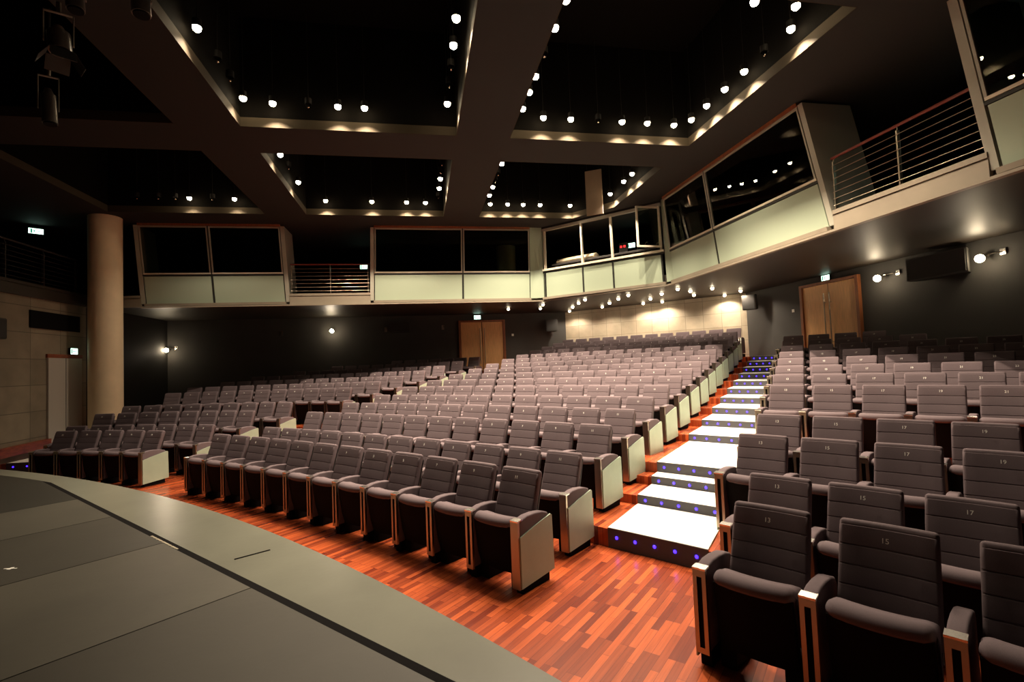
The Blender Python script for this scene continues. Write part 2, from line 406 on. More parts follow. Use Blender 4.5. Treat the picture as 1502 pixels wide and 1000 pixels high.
# ------------------------------------------------------------------ glazed gallery boxes (room windows)
wn = [0]
def glazed(a0, a1, b0, b1, cells, fins=(True, True), booth=False, open_sash=False, zb=ZS):
    """a0,a1 bottom ends (u,v); b0,b1 top ends; cells = fractions of the bays"""
    wn[0] += 1
    A0 = W(*a0, zb); A1 = W(*a1, zb); B0 = W(*b0, ZC); B1 = W(*b1, ZC)
    def P(t, z):
        f = (z - zb) / (ZC - zb)
        return A0.lerp(A1, t) * (1 - f) + B0.lerp(B1, t) * f if False else (A0.lerp(A1, t)).lerp(B0.lerp(B1, t), f)
    d = (A1 - A0).normalized(); nrm = Vector((d.y, -d.x, 0))          # towards the hall
    if nrm.dot(-A0.lerp(A1, .5)) < 0: nrm = -nrm
    root = empty('window_%d' % wn[0]); root['kind'] = 'structure'
    def slab(t0, t1, z0, z1, y0, y1, name, m, parent=root):
        bm = bmesh.new()
        pts = []
        for z in (z0, z1):
            for t, y in ((t0, y0), (t1, y0), (t1, y1), (t0, y1)): pts.append(P(t, z) + nrm * y)
        hexa(bm, pts); return finish(name, bm, m, parent)
    L = (A1 - A0).length; e = .05 / L
    zt = ZC - .05; zs = 4.84; zl = ZS + .06
    slab(0, 1, zb - .02, zl - .008, -.12, .10, 'sill_ledge', BEIGE)
    if booth:
        slab(0, 1, zs + .03, zs + .09, -.10, .07, 'sill_rail', MULL)
        slab(0, 1, 6.16, 6.24, -.05, .04, 'head_rail', FRAME)
        slab(0, 1, 6.242, ZC, -.04, .04, 'head_board', CEIL)
    else:
        slab(0, 1, zt - .01, ZC, -.04, .05, 'head_rail', OAKF)
    for i in range(len(cells) - 1):
        t0, t1 = cells[i], cells[i + 1]
        slab(t0 + e * .6, t1 - e * .6, zl, zs - .04, .0, .02, 'frosted_panel', FROST)
        if booth: continue
        fo = slab(t0 + e * .4, t1 - e * .4, zs + .02, zs + .06, .0, .035, 'window_frame', MULL)
        for (ta, tb, za, zb_) in ((t0 + e * .4, t1 - e * .4, zt - .06, zt - .02), (t0 + e * .4, t0 + e * 1.1, zs + .06, zt - .06), (t1 - e * 1.1, t1 - e * .4, zs + .06, zt - .06)):
            slab(ta, tb, za, zb_, .0, .035, 'frame_bar', FRAME, fo)
        slab(t0 + e * 1.1, t1 - e * 1.1, zs + .06, zt - .06, .008, .014, 'glass_pane', GLASS)
    slab(0, 1, zs - .03, zs + .008, -.03, .028, 'transom', FRAMED)
    for t in cells[1:-1] if not booth else cells:
        if booth:
            slab(t - e * .5, t + e * .5, zs + .09, 6.16, -.05, .04, 'mullion', MULL)
            slab(t - e * .35, t + e * .35, zl, zs - .03, .0, .03, 'joint_strip', FRAMED)
        else:
            slab(t - e * .35, t + e * .35, zl, zt - .01, -.02, .03, 'mullion', FRAMED)
    for t, on in ((0, fins[0]), (1, fins[1])):
        if not on: continue
        s = -1 if t == 0 else 1
        slab(t - (e * 2.2 if t == 0 else 0), t + (0 if t == 0 else e * 2.2), zl, zt, -.95, .03, 'side_fin', FRAME)
    return root, P, nrm
glazed((-7.62, FB), (-3.86, FB), (-7.72, 15.6), (-3.95, 15.6), (0, .478, 1))
glazed((-1.33, FB), (3.62, FB), (-1.25, 15.6), (3.62, 15.6), (0, .555, 1), fins=(True, False))
rootb, PB, NB = glazed((4.05, FB - .12), (6.85, 12.82), (4.05, FB - .2), (6.75, 12.75), (.02, .36, .61, .98), fins=(False, False), booth=True)
glazed((FR, 12.55), (FR, 7.22), (6.68, 12.45), (6.68, 7.50), (0, .40, 1), fins=(False, True))
glazed((FR, 4.70), (FR, -.8), (6.68, 4.85), (6.68, -.8), (0, .5, 1), fins=(True, True))
# corner infill strips beside the booth
for (p, q, pt, qt) in (((3.62, FB), (4.05, FB - .12), (3.62, 15.6), (4.05, FB - .2)), ((6.85, 12.82), (FR, 12.55), (6.75, 12.75), (6.68, 12.45))):
    bm = bmesh.new(); a = W(*p, ZS + .05); b = W(*q, ZS + .05); c = W(*qt, ZC); d = W(*pt, ZC)
    off = W(.35, .35, 0) * .12
    a2 = a.lerp(d, .36); b2 = b.lerp(c, .36)
    hexa(bm, [a, b, b + off, a + off, d, c, c + off, d + off])
    finish('trim_4', bm, FROST, kind='structure')
# open sash of the booth, swung towards the hall at its right end
sash = empty('open_sash_window', PB(.98, 5.0) + NB * .03)
tag(sash, 'open casement sash swung out at the right end of the control booth', 'window')
dirs = (NB * .75 - (PB(1, 5) - PB(0, 5)).normalized() * .66).normalized()
def sashbox(x0, x1, z0, z1, th, name, m):
    bm = bmesh.new(); side = Vector((-dirs.y, dirs.x, 0)) * th
    pts = []
    for z in (z0, z1):
        for x, s in ((x0, -1), (x1, -1), (x1, 1), (x0, 1)): pts.append(dirs * x + side * s + Vector((0, 0, z)))
    hexa(bm, pts); return finish(name, bm, m, sash)
sashbox(0, .72, 0, .05, .02, 'sash_rail', MULL); sashbox(0, .72, 1.1, 1.15, .02, 'sash_rail', MULL)
sashbox(.67, .72, .051, 1.099, .02, 'sash_stile', MULL); sashbox(0, .05, .051, 1.099, .02, 'sash_stile', MULL)
sashbox(.051, .669, .051, 1.099, .004, 'glass_pane', GLASS)
# control booth contents
d = (PB(1, 5) - PB(0, 5)); d.z = 0; d.normalize()
desk = empty('control_desk', PB(.5, ZS + .264) - NB * .43, math.atan2(d.y, d.x))
desk.location.z = ZS + .264
tag(desk, 'dark control desk behind the booth window opening', 'desk')
bm = bmesh.new(); rbox(bm, -1.75, 1.75, -.3, .3, .80, .86, .008); finish('desk_top', bm, SHELL, desk)
for x in (-1.6, 1.6):
    bm = bmesh.new(); rbox(bm, x - .04, x + .04, -.26, .26, 0, .80, .006); finish('desk_leg', bm, SHELL, desk)
bm = bmesh.new()
TT = Matrix.Rotation(.06, 4, 'Y')
prof = [(-.22, .0), (.2, .0), (.24, .05), (.15, .17), (0, .2), (-.18, .15), (-.25, .06)]
pad(bm, prof, 1.35, .03)
o = finish('cream_cover', bm, noisy(mat('cream_cloth', (.55, .45, .31), .9), 6, .4, bump=.6, bscale=9), smooth=50, loc=desk.location + d * -.95 + Vector((0, 0, .8615)), rotz=desk.rotation_euler[2])
tag(o, 'cream cover draped over equipment on the booth desk', 'cover')
cl = empty('digital_clock', desk.location + d * .62 + Vector((0, 0, .8615)), desk.rotation_euler[2])
tag(cl, 'black digital display with red figures on the booth desk', 'clock')
bm = bmesh.new(); rbox(bm, -.14, .14, -.03, .03, 0, .34, .006); finish('clock_case', bm, CAN, cl)
for x in (-.07, .04):
    bm = bmesh.new()
    for z in (.2, .245): box(bm, x - .022, x + .022, -.036, -.031, z, z + .012)
    for dx in (-.022, .022): box(bm, x + dx - .005, x + dx + .005, -.036, -.031, .2, .255)
    finish('red_figure', bm, REDL, cl)
for i, (x, h) in enumerate(((1.05, .16), (1.28, .2), (1.62, .13))):
    mi = empty('desk_lamp', desk.location + d * x + Vector((0, 0, .8615)), 0)
    tag(mi, ['slim gooseneck lamp on the booth desk, nearest the red display', 'tallest gooseneck lamp in the middle of three on the booth desk', 'short gooseneck lamp on the booth desk beside the open sash'][i], 'lamp', 'gooseneck lamps on the booth desk')
    bm = bmesh.new(); tube(bm, (0, 0, 0), (0, 0, .015), .04, 12); finish('lamp_base', bm, CAN, mi)
    bm = bmesh.new(); tube(bm, (0, 0, .014), (.01, 0, h), .008, 8); tube(bm, (.01, 0, h), (.05, -.03, h + .05), .008, 8); finish('lamp_stem', bm, STEEL, mi)
    bm = bmesh.new(); tube(bm, (.05, -.03, h + .05), (.08, -.05, h + .03), .02, 10, .03); finish('lamp_head', bm, STEEL, mi)

# ------------------------------------------------------------------ fascias and railings
def fascia(a, b, name, m=None):
    A = W(*a); B = W(*b); d = B - A; L = d.length; rz = math.atan2(d.y, d.x)
    s = 1 if Vector((-d.y, d.x, 0)).dot(-(A + B) / 2) > 0 else -1
    bm = bmesh.new()
    def bb(y0, y1, z0, z1): box(bm, 0, L, min(s * y0, s * y1), max(s * y0, s * y1), z0, z1)
    bb(-.02, .06, ZS - .03, 4.18); bb(-.02, .045, 4.18, 4.195); bb(-.10, .075, 4.195, 4.265)
    return finish(name, bm, m or BEIGE, kind='structure', loc=A, rotz=rz)
fascia((-3.76, FB), (-1.43, FB), 'trim_1')
fascia((FR, 7.12), (FR, 4.80), 'trim_2')
fascia((UL, FB + .1), (-7.72, FB), 'trim_3')
fascia((UL, 10.6), (UL, FB), 'trim_5', SOFF)  # dark instead of beige, so the gallery's shade is in the colour
# running ledge under the glazed boxes
for a, b, nm in (((-7.7, FB), (4.05, FB), 'trim_6'), ((4.05, FB), (FR, 12.75), 'trim_7'), ((FR, 12.75), (FR, -2), 'trim_8')):
    A = W(*a); B = W(*b); d = B - A
    s = 1 if Vector((-d.y, d.x, 0)).dot(-(A + B) / 2) > 0 else -1
    bm = bmesh.new(); box(bm, 0, d.length, min(s * .02, s * .12), max(s * .02, s * .12), ZS - .07, ZS - .032)
    finish(nm, bm, BEIGE, kind='structure', loc=A, rotz=math.atan2(d.y, d.x))
def railing(a, b, npost, label, z0=4.266, m=STEEL):
    A = W(*a, z0); B = W(*b, z0); d = B - A; L = d.length
    r = empty('railing', A, math.atan2(d.y, d.x)); tag(r, label, 'railing', 'gallery railings')
    for i in range(npost):
        x = .04 + (L - .08) * i / (npost - 1)
        bm = bmesh.new(); rbox(bm, x - .012, x + .012, -.025, .025, 0, .82, .003); tube(bm, (x, 0, .8), (x, 0, .87), .008, 8); finish('post', bm, m, r)
    for j in range(7):
        bm = bmesh.new(); tube(bm, (0, -.032, .08 + j * .112), (L, -.032, .08 + j * .112), .006, 8); finish('rail', bm, m, r)
    bm = bmesh.new(); tube(bm, (0, 0, .89), (L, 0, .89), .024, 14); finish('handrail', bm, REDR if m is STEEL else SHELL, r, smooth=40)
railing((-3.74, FB), (-1.45, FB), 3, 'steel railing with red handrail in the opening between the two back window boxes')
railing((FR, 7.14), (FR, 4.78), 3, 'steel railing with red handrail in the opening high on the right')
railing((UL, 7), (UL, 15.2), 8, 'unlit steel railing of the gallery above the left stone wall', m=SHELL)  # dark shell colour in place of steel and red carries the shade

# ------------------------------------------------------------------ doors
def facing(a, b):
    """object frame on a wall: x from a to b, y into the wall"""
    A = W(*a); B = W(*b); d = B - A
    return A, d.length, math.atan2(d.y, d.x), (1 if Vector((-d.y, d.x, 0)).dot(A) > 0 else -1)
def double_door(n, a, b, z0, z1, leafm, framem, fd=.10, bars=True, handles=True):
    # order a->b so that local -y faces the hall
    A, L, rz, s = facing(a, b)
    if s < 0: A, L, rz, s = facing(b, a)
    r = empty('door_%d' % n, (A.x, A.y, z0), rz); r['kind'] = 'structure'
    H = z1 - z0
    bm = bmesh.new()
    if framem:
        rbox(bm, 0, .09, -fd, -.004, 0, H, .004); rbox(bm, L - .09, L, -fd, -.004, 0, H, .004); rbox(bm, .09, L - .09, -fd, -.004, H - .07, H, .004)
        finish('door_frame', bm, framem, r)
        x0, x1, ht = .095, L - .095, H - .075
    else:
        rbox(bm, -.03, L + .03, -fd, -.004, H, H + .09, .004); finish('door_head', bm, WOODR, r); x0, x1, ht = 0, L, H - .005
    mid = (x0 + x1) / 2
    for xa, xb, hx, sg in ((x0, mid - .012, mid - .09, -1), (mid + .012, x1, mid + .09, 1)):
        bm = bmesh.new(); rbox(bm, xa, xb, -.05, -.006, .005, ht, .003); lf = finish('door_leaf', bm, leafm, r)
        if handles:
            bm = bmesh.new(); tube(bm, (hx, -.115, .35), (hx, -.115, ht - .25), .014, 12)
            for z in (.55, ht - .5): tube(bm, (hx, -.115, z), (hx, -.05, z), .009, 8)
            finish('door_handle', bm, STEEL, lf, smooth=40)
    bm = bmesh.new(); box(bm, mid - .011, mid + .011, -.045, -.008, .005, ht); finish('door_seal', bm, BLK, r)
    return r
double_door(1, (1.57, VB), (3.46, VB), 1.62, 3.72, OAK, OAKF)
double_door(2, (UR, 10.55), (UR, 12.50), 1.62, 3.80, OAK, OAKF)
double_door(3, (UL, 14.11), (UL, 15.34), .42, 2.52, GREYD, None, .05, handles=False)

# ------------------------------------------------------------------ exit signs
def exit_sign(p, out, label, w_=.28, h_=.17, arrow=1, hang=.0):
    """p = centre of the back face (world), out = direction the sign faces"""
    rz = math.atan2(out.x, -out.y)
    r = empty('exit_sign', p, rz); tag(r, label, 'exit sign', 'illuminated exit signs')
    bm = bmesh.new(); rbox(bm, -w_ / 2, w_ / 2, -.05, -.002, -h_ / 2, h_ / 2, .005); finish('sign_case', bm, CAN, r)
    bm = bmesh.new(); box(bm, -w_ / 2 + .008, w_ / 2 - .008, -.053, -.0505, -h_ / 2 + .008, h_ / 2 - .008); finish('sign_face', bm, SIGNW, r)
    bm = bmesh.new(); y0, y1 = -.0545, -.0532
    box(bm, -.02, .10, y0, y1, -.008, .008)
    v = [bm.verts.new((x, (y0 + y1) / 2, z)) for x, z in ((-.06, 0), (-.02, .035), (-.02, -.035))]; bm.faces.new(v)
    for x0, x1, z0, z1 in ((-.11, -.075, -.06, .06),): box(bm, x0, x1, y0, y1, z0, z1)
    finish('sign_arrow', bm, SIGNG, r)
    if hang:
        bm = bmesh.new(); tube(bm, (0, -.026, h_ / 2 - .004), (0, -.026, h_ / 2 + hang), .006, 8); finish('sign_hanger', bm, CAN, r)
    return r
nB, nR, nL = -VE, -UE, UE
exit_sign(W(2.34, VB - .02, 3.84), nB, 'lit exit sign above the oak doors in the back wall')
exit_sign(W(UR - .02, 11.56, 3.885), nR, 'lit exit sign above the oak doors in the right wall', h_=.15)
exit_sign(W(UL + .02, 15.0, 2.70), nL, 'lit exit sign above the pale grey doors at far left')
exit_sign(W(-1.88, 18.6, 5.95 - .33), nB, 'lit exit sign seen through the opening between the back window boxes', hang=.59)
exit_sign(W(9.0, 5.55, 5.55), nR, 'lit exit sign behind the railing high on the right', w_=.42, h_=.2, hang=.64)
exit_sign(W(UL - 1.4, 15.9, 6.12), -VE * .8 + UE * .6, 'lit green exit sign in the dark above the left gallery', w_=.32, h_=.16, hang=.09)
exit_sign(PB(.55, 5.6) - NB * 2.2 + Vector((0, 0, .12)), NB, 'lit green exit sign inside the control booth', hang=.49)

# ------------------------------------------------------------------ loudspeakers and small wall things
def speaker(p, out, label, w_=.46, h_=.5, d_=.34, tilt=0.0, arm=.12):
    rz = math.atan2(out.x, -out.y)
    r = empty('loudspeaker', p, rz); tag(r, label, 'loudspeaker')
    T = Matrix.Translation((0, -arm - d_ / 2, 0)) @ Matrix.Rotation(tilt, 4, 'X')
    bm = bmesh.new()
    b2 = [( -w_ / 2, -d_ / 2), (w_ / 2, -d_ / 2), (w_ / 2 * .72, d_ / 2), (-w_ / 2 * .72, d_ / 2)]
    prism(bm, b2, -h_ / 2, h_ / 2); bmesh.ops.bevel(bm, geom=bm.edges[:], offset=.015, segments=2, affect='EDGES')
    bmesh.ops.transform(bm, matrix=T, verts=bm.verts); finish('speaker_cabinet', bm, mat('speaker_body', (.045, .042, .038), .6), r)
    bm = bmesh.new(); rbox(bm, -w_ / 2 + .03, w_ / 2 - .03, -d_ / 2 - .012, -d_ / 2 - .001, -h_ / 2 + .03, h_ / 2 - .03, .005, T=T); finish('speaker_grille', bm, mat('speaker_grille', (.03, .028, .026), .8), r)
    if arm:
        bm = bmesh.new(); tube(bm, (0, -.003, 0), (0, -arm - .02, 0), .025, 10); rbox(bm, -.06, .06, -.014, -.002, -.08, .08, .003); finish('wall_bracket', bm, CAN, r)
    return r
speaker(W(5.35, VB - .005, 3.42), nB, 'square grey loudspeaker on the back wall beside the stone cladding', .5, .52, .3)
speaker(W(UR - .06, 14.50, 3.58), (-UE * .8 - VE * .6), 'black loudspeaker tilted out beside the right end of the stone wall', .42, .48, .4, .12, .18)
speaker(W(UR - .005, 8.45, 3.60), nR, 'long black loudspeaker high on the dark right wall', 1.25, .5, .3, 0, .05)
speaker(W(-.75, VB - .005, 3.52), nB, 'wide black loudspeaker on the dark back wall left of the oak doors', .85, .42, .2, 0, .04)
speaker(W(UL + .003, 12.35, 3.1), nL, 'black loudspeaker cut off at the far left edge', .3, .45, .25, 0, .05)
for i, (p, out, lb) in enumerate(((W(3.78, VB - .002, 3.09), nB, 'small white switch on the grey wall right of the back doors'), (W(UR - .002, 12.88, 3.14), nR, 'small white switch on the grey wall left of the right doors'))):
    r = empty('wall_switch', p, math.atan2(out.x, -out.y)); tag(r, lb, 'switch')
    bm = bmesh.new(); rbox(bm, -.045, .045, -.012, 0, -.045, .045, .003); finish('switch_plate', bm, PLATE, r)
    bm = bmesh.new(); rbox(bm, -.018, .018, -.018, -.0125, -.03, .03, .002); finish('switch_rocker', bm, PLATE, r)
for i, (u, z) in enumerate(((.95, 3.47), (-1.27, 3.44), (-5.1, 3.4))):
    r = empty('wall_bracket', W(u, VB - .003, z), math.atan2(nB.x, -nB.y))
    tag(r, ['small grey bracket on the dark back wall just left of the oak doors', 'small grey bracket on the back wall left of the wide black loudspeaker', 'small grey bracket on the back wall between the two wall lamps'][i], 'bracket')
    bm = bmesh.new(); rbox(bm, -.05, .05, -.012, 0, -.09, .09, .003); finish('bracket_plate', bm, STEEL, r)
    bm = bmesh.new(); tube(bm, (0, -.012, .0), (.05, -.14, .06), .012, 8); finish('bracket_arm', bm, STEEL, r)
# black panel standing in for the dark of a recess in the left wall
bm = bmesh.new(); rbox(bm, 0, 1.75, -.03, .0, 0, .42, .004)
o = finish('recess_panel', bm, BLK, loc=W(UL + .002, 13.55, 3.22), rotz=ROOMZ + math.pi / 2)
tag(o, 'long black panel standing in for a dark recess high on the left stone wall', 'recess')
# sloping wood curb beside the left stairs
bm = bmesh.new()
hexa(bm, [(7.7, -.12, .27), (11.1, -.12, .35), (11.1, 0, .35), (7.7, 0, .27), (7.7, -.12, .48), (11.1, -.12, .55), (11.1, 0, .55), (7.7, 0, .48)])
o = finish('baseboard_left', bm, WOODR, kind='structure', loc=W(UL + .001, 3, 0), rotz=ROOMZ + math.pi / 2)

# ------------------------------------------------------------------ lamps
def spot_light(name, parent, power, ang, loc=(0, 0, -.03), blend=.6, aim=None, size=.05):
    L = bpy.data.lights.new(name, 'SPOT'); L.energy = power; L.color = WARM; L.spot_size = math.radians(ang); L.spot_blend = blend; L.shadow_soft_size = size
    o = bpy.data.objects.new(name, L); COL.objects.link(o); o.parent = parent; o.location = loc
    if aim is not None: o.rotation_euler = Vector(aim).to_track_quat('-Z', 'Y').to_euler()
    return o
def lamp_meshes():
    bm = bmesh.new(); tube(bm, (0, 0, .045), (0, 0, .15), .058, 20)
    bmesh.ops.delete(bm, geom=[f for f in bm.faces if abs(f.normal.z) > .9 and f.calc_center_median().z < .06], context='FACES')
    bm2 = bmesh.new(); bmesh.ops.create_uvsphere(bm2, u_segments=16, v_segments=10, radius=.056, matrix=Matrix.Translation((0, 0, .035)))
    bm3 = bmesh.new(); tube(bm3, (0, 0, .138), (0, 0, 8.3 - 6.6 - .002), .006, 8)
    return bm, bm2, bm3
a, b, c = lamp_meshes()
def mesh_only(bm, name, m, smooth=None):
    o = finish(name, bm, m, smooth=smooth); me = o.data; bpy.data.objects.remove(o); return me
M_CAN = mesh_only(a, 'lamp_can', CAN, 40); M_BULB = mesh_only(b, 'lamp_bulb', BULB, 60); M_ROD = mesh_only(c, 'lamp_rod', CAN)
bmx = bmesh.new(); bmesh.ops.create_uvsphere(bmx, u_segments=14, v_segments=8, radius=.022, matrix=Matrix.Translation((0, 0, 0)))
M_OFF = mesh_only(bmx, 'lamp_off', mat('unlit_reflector', (.5, .4, .32), .15, 1.0), 60)
LAMP_K = {('far left coffer', 'right'): .1, ('far left coffer', 'far'): .35, ('near left coffer', 'left'): .35, ('far middle coffer', 'left'): .4, ('near right coffer', 'near'): .6}
def child(name, me, parent, loc=(0, 0, 0)):
    o = bpy.data.objects.new(name, me); COL.objects.link(o); o.parent = parent; o.location = loc; return o
def ordn(i): return ['first', 'second', 'third', 'fourth', 'fifth', 'sixth', 'seventh', 'eighth', 'ninth', 'tenth', 'eleventh', 'twelfth', 'thirteenth', 'fourteenth', 'fifteenth', 'sixteenth', 'seventeenth', 'eighteenth', 'nineteenth', 'twentieth', 'last'][i]
coffer_lamps = {
 'near left coffer': [('left', [(-2.83, 7.20), (-2.83, 9.0)]), ('far', [(-2.39, 9.12), (-1.30, 9.12), (-.84, 9.12)]), ('right', [(.63, 6.57), (.63, 7.15), (.63, 8.81)])],
 'near right coffer': [('left', [(2.02, 6.04), (2.02, 6.59), (2.02, 7.79), (2.02, 8.27), (2.02, 8.84)]), ('far', [(2.49, 9.13), (3.04, 9.13), (4.10, 9.13), (4.64, 9.13), (5.23, 9.15)]), ('right', [(5.47, 8.90), (5.47, 8.36), (5.47, 7.79), (5.47, 7.25), (5.47, 6.18)]), ('near', [(5.19, 5.75), (4.56, 5.75)])],
 'far middle coffer': [('left', [(-2.83, 11.31), (-2.83, 12.94)]), ('far', [(-2.43, 14.33), (-1.19, 14.33), (-.23, 14.33), (.30, 14.33)]), ('right', [(.65, 13.13), (.65, 12.45)])],
 'far left coffer': [('right', [(-4.24, 11.26), (-4.24, 12.47), (-4.24, 13.05)]), ('far', [(-5.86, 14.33), (-4.76, 14.33)])],
 'far right coffer': [('left', [(2.04, 11.38), (2.05, 12.93), (2.05, 13.58)]), ('far', [(2.18, 14.33), (2.70, 14.33), (3.17, 14.33), (3.69, 14.33), (4.62, 14.33)]), ('right', [(5.48, 13.25), (5.47, 12.27), (5.47, 11.74)])],
}
for cname, edges in coffer_lamps.items():
    for ename, pl in edges:
        for i, (u, v) in enumerate(pl):
            r = empty('ceiling_lamp', W(u, v, 6.6), 0)
            if len(pl) == 1: place = 'only lamp'
            else: place = ordn(i) + ' lamp'
            frm = {'left': 'from its near end', 'right': 'from its near end', 'far': 'from the left', 'near': 'from the right'}[ename]
            if (ename == 'right' and pl[0][1] > pl[-1][1]) or (ename == 'left' and pl[0][1] > pl[-1][1]): frm = 'from its far end'
            tag(r, 'lit %s, %s side of %s, %s' % (place, ename, cname, frm), 'lamp', 'lit lamps in the ceiling coffers')
            child('lamp_housing', M_CAN, r); child('lamp_bulb', M_BULB, r); child('hanger_rod', M_ROD, r)
            spot_light('lamp_light', r, P_COFFER * LAMP_K.get((cname, ename), 1.0), 110, (0, 0, -.035), .9, size=.02)
# unlit small lamps between them
off = [('near left coffer', -2.83, 7.9), ('near left coffer', -2.83, 8.4), ('near left coffer', -1.8, 9.12), ('near left coffer', .63, 7.7), ('near left coffer', .63, 8.2), ('near right coffer', 2.02, 7.2), ('near right coffer', 5.47, 6.75), ('near right coffer', 3.6, 9.13),
       ('far middle coffer', -2.83, 12.0), ('far middle coffer', .65, 11.5), ('far middle coffer', .65, 12.0), ('far middle coffer', .65, 13.8), ('far right coffer', 2.05, 12.0), ('far right coffer', 2.05, 12.45), ('far left coffer', -6.6, 14.33), ('far left coffer', -6.2, 14.33), ('far left coffer', -7.1, 14.33), ('far left coffer', -5.3, 14.33)]
lastlab = {}
for cn, u, v in off:
    r = empty('ceiling_lamp', W(u, v, 6.6), 0)
    lastlab[cn] = lastlab.get(cn, -1) + 1
    side = 'left' if abs(u + 2.83) < .01 or abs(u - 2.04) < .03 else ('far' if v in (9.12, 9.13, 14.33) else 'right')
    side_n = lastlab[(cn, side)] = lastlab.get((cn, side), -1) + 1
    tag(r, 'small unlit ceiling lamp, %s one on the %s side of the %s' % (ordn(side_n), side, cn), 'lamp', 'unlit lamps in the ceiling coffers')
    child('lamp_housing', M_CAN, r); child('lamp_reflector', M_OFF, r); child('hanger_rod', M_ROD, r)
# recessed lamps in the soffit above the back rows
bmx = bmesh.new(); tube(bmx, (0, 0, -.02), (0, 0, .0), .06, 20); M_RING = mesh_only(bmx, 'lamp_ring', STEEL, 40)
bmx = bmesh.new(); bmesh.ops.create_uvsphere(bmx, u_segments=14, v_segments=8, radius=.05, matrix=Matrix.Translation((0, 0, -.035))); M_BULB2 = mesh_only(bmx, 'soffit_bulb', BULBS, 60)
sof = [(3.28, 18.1), (4.5, 18.1), (4.3, 16.9), (6.0, 19.3), (5.68, 17.85), (5.52, 16.65), (5.45, 15.75), (6.9, 18.0), (6.72, 16.8), (6.6, 15.7), (6.56, 14.8), (8.15, 17.1), (8.7, 16.7), (7.8, 15.8), (7.6, 14.6), (7.6, 13.6), (8.95, 15.0), (8.7, 13.55), (10.2, 15.2), (10.1, 14.2), (8.3, 14.1)]
srt = sorted(range(len(sof)), key=lambda i: (sof[i][0] / sof[i][1]))
for rank, i in enumerate(srt):
    u, v = sof[i]
    r = empty('soffit_lamp', W(u, v, ZS + .003), 0)
    tag(r, 'lit lamp in the low soffit over the back rows, %s from the left' % ordn(rank), 'lamp', 'lamps in the soffit over the back rows')
    child('lamp_ring', M_RING, r); child('lamp_bulb', M_BULB2, r)
    near_wall = (W(*CH0) - W(u, v)).dot(chn) < 1.7
    spot_light('lamp_light', r, P_SOFFIT * (1.1 if near_wall else .25), 150, (0, 0, -.10), .5)
# wall lamps
def wall_lamp(p, out, label, toward=0.25):
    rz = math.atan2(out.x, -out.y)
    r = empty('wall_lamp', p, rz); tag(r, label, 'lamp', 'spot lamps on the walls')
    bm = bmesh.new(); rbox(bm, -.05, .05, -.03, 0, -.06, .06, .004); finish('lamp_plate', bm, STEELB, r)
    bm = bmesh.new(); tube(bm, (0, -.03, 0), (toward, -.16, -.02), .012, 8); finish('lamp_arm', bm, STEELB, r)
    bm = bmesh.new(); tube(bm, (toward, -.10, -.03), (toward, -.24, -.08), .06, 18); finish('lamp_head', bm, STEELB, r, smooth=40)
    bm = bmesh.new(); bmesh.ops.create_uvsphere(bm, u_segments=16, v_segments=10, radius=.075, matrix=Matrix.Translation((toward, -.27, -.09))); finish('lamp_bulb', bm, BULB, r, smooth=60)
    tgt = W(-2.5, 3.5, .8); dl = Matrix.Rotation(-rz, 3, 'Z') @ (tgt - p)
    spot_light('lamp_light', r, P_WALL * 12, 60, (toward, -.33, -.11), .9, dl, size=.06)
    L2 = bpy.data.lights.new('lamp_glow', 'POINT'); L2.energy = 1.2; L2.color = WARM; L2.shadow_soft_size = .06
    o = bpy.data.objects.new('lamp_glow', L2); COL.objects.link(o); o.parent = r; o.location = (toward, -.36, -.02)
wall_lamp(W(-3.3, VB - .001, 3.52), nB, 'glaring wall lamp on the dark back wall below the gallery opening', .05)
wall_lamp(W(-9.0 + .30, VB - .001, 2.98), nB, 'glaring wall lamp on the back wall just right of the round column', -.22)
wall_lamp(W(UR - .001, 9.55, 3.66), nR, 'glaring wall lamp on the dark wall right of the oak doors', -.30)
wall_lamp(W(UR - .001, 7.45, 3.66), nR, 'glaring wall lamp at the upper right beyond the long black loudspeaker', -.22)

# stage spotlights hanging from a pipe at top left
def ray_pt(x, y, dist):
    d_ = fw + (x - 751) / F_PX * rt2 - (y - 500) / F_PX * up2
    return Vector((0, 0, EYE)) + d_ * dist
def stage_light(p, label, h=.42, r_=.10, barn=False, drop=.34):
    r = empty('stage_spotlight', p, .6); tag(r, label, 'stage light', 'stage lights hanging at top left')
    bm = bmesh.new(); tube(bm, (0, 0, 0), (.02, -.03, -h), r_, 20); tube(bm, (0, 0, .0), (-.004, .005, .08), r_ * .8, 20, r_ * .4); finish('light_body', bm, mat('light_body_grey', (.16, .14, .12), .3, .7), r, smooth=35)
    bm = bmesh.new(); tube(bm, (.02, -.03, -h + .01), (.021, -.031, -h - .015), r_ * .86, 20); finish('lens', bm, BLK, r)
    bm = bmesh.new()
    for s in (-1, 1): box(bm, s * (r_ + .018) - .004, s * (r_ + .018) + .004, -.018, .018, -h * .5, .22)
    box(bm, -r_ - .022, r_ + .022, -.018, .018, .22, .228); finish('yoke', bm, STEEL, r)
    bm = bmesh.new(); tube(bm, (0, 0, .228), (0, 0, drop), .022, 10); finish('hook_clamp', bm, STEEL, r)
    if barn:
        for k in range(4):
            a_ = k * math.pi / 2 + .3
            bm = bmesh.new(); T = Matrix.Translation((.02, -.03, -h - .01)) @ Matrix.Rotation(a_, 4, 'Z') @ Matrix.Translation((r_, 0, 0)) @ Matrix.Rotation(-.55, 4, 'Y')
            box(bm, -.002, .002, -r_, r_, -.16, 0, T=T); finish('barn_door', bm, mat('barn_door_black', (.05, .05, .045), .45, .5), r)
    return r
q1 = ray_pt(84, 22, 6.0); q2 = ray_pt(62, 128, 5.6)
stage_light(ray_pt(86, 50, 5.2), 'stage light with open barn doors hanging at the upper left', .20, .10, True)
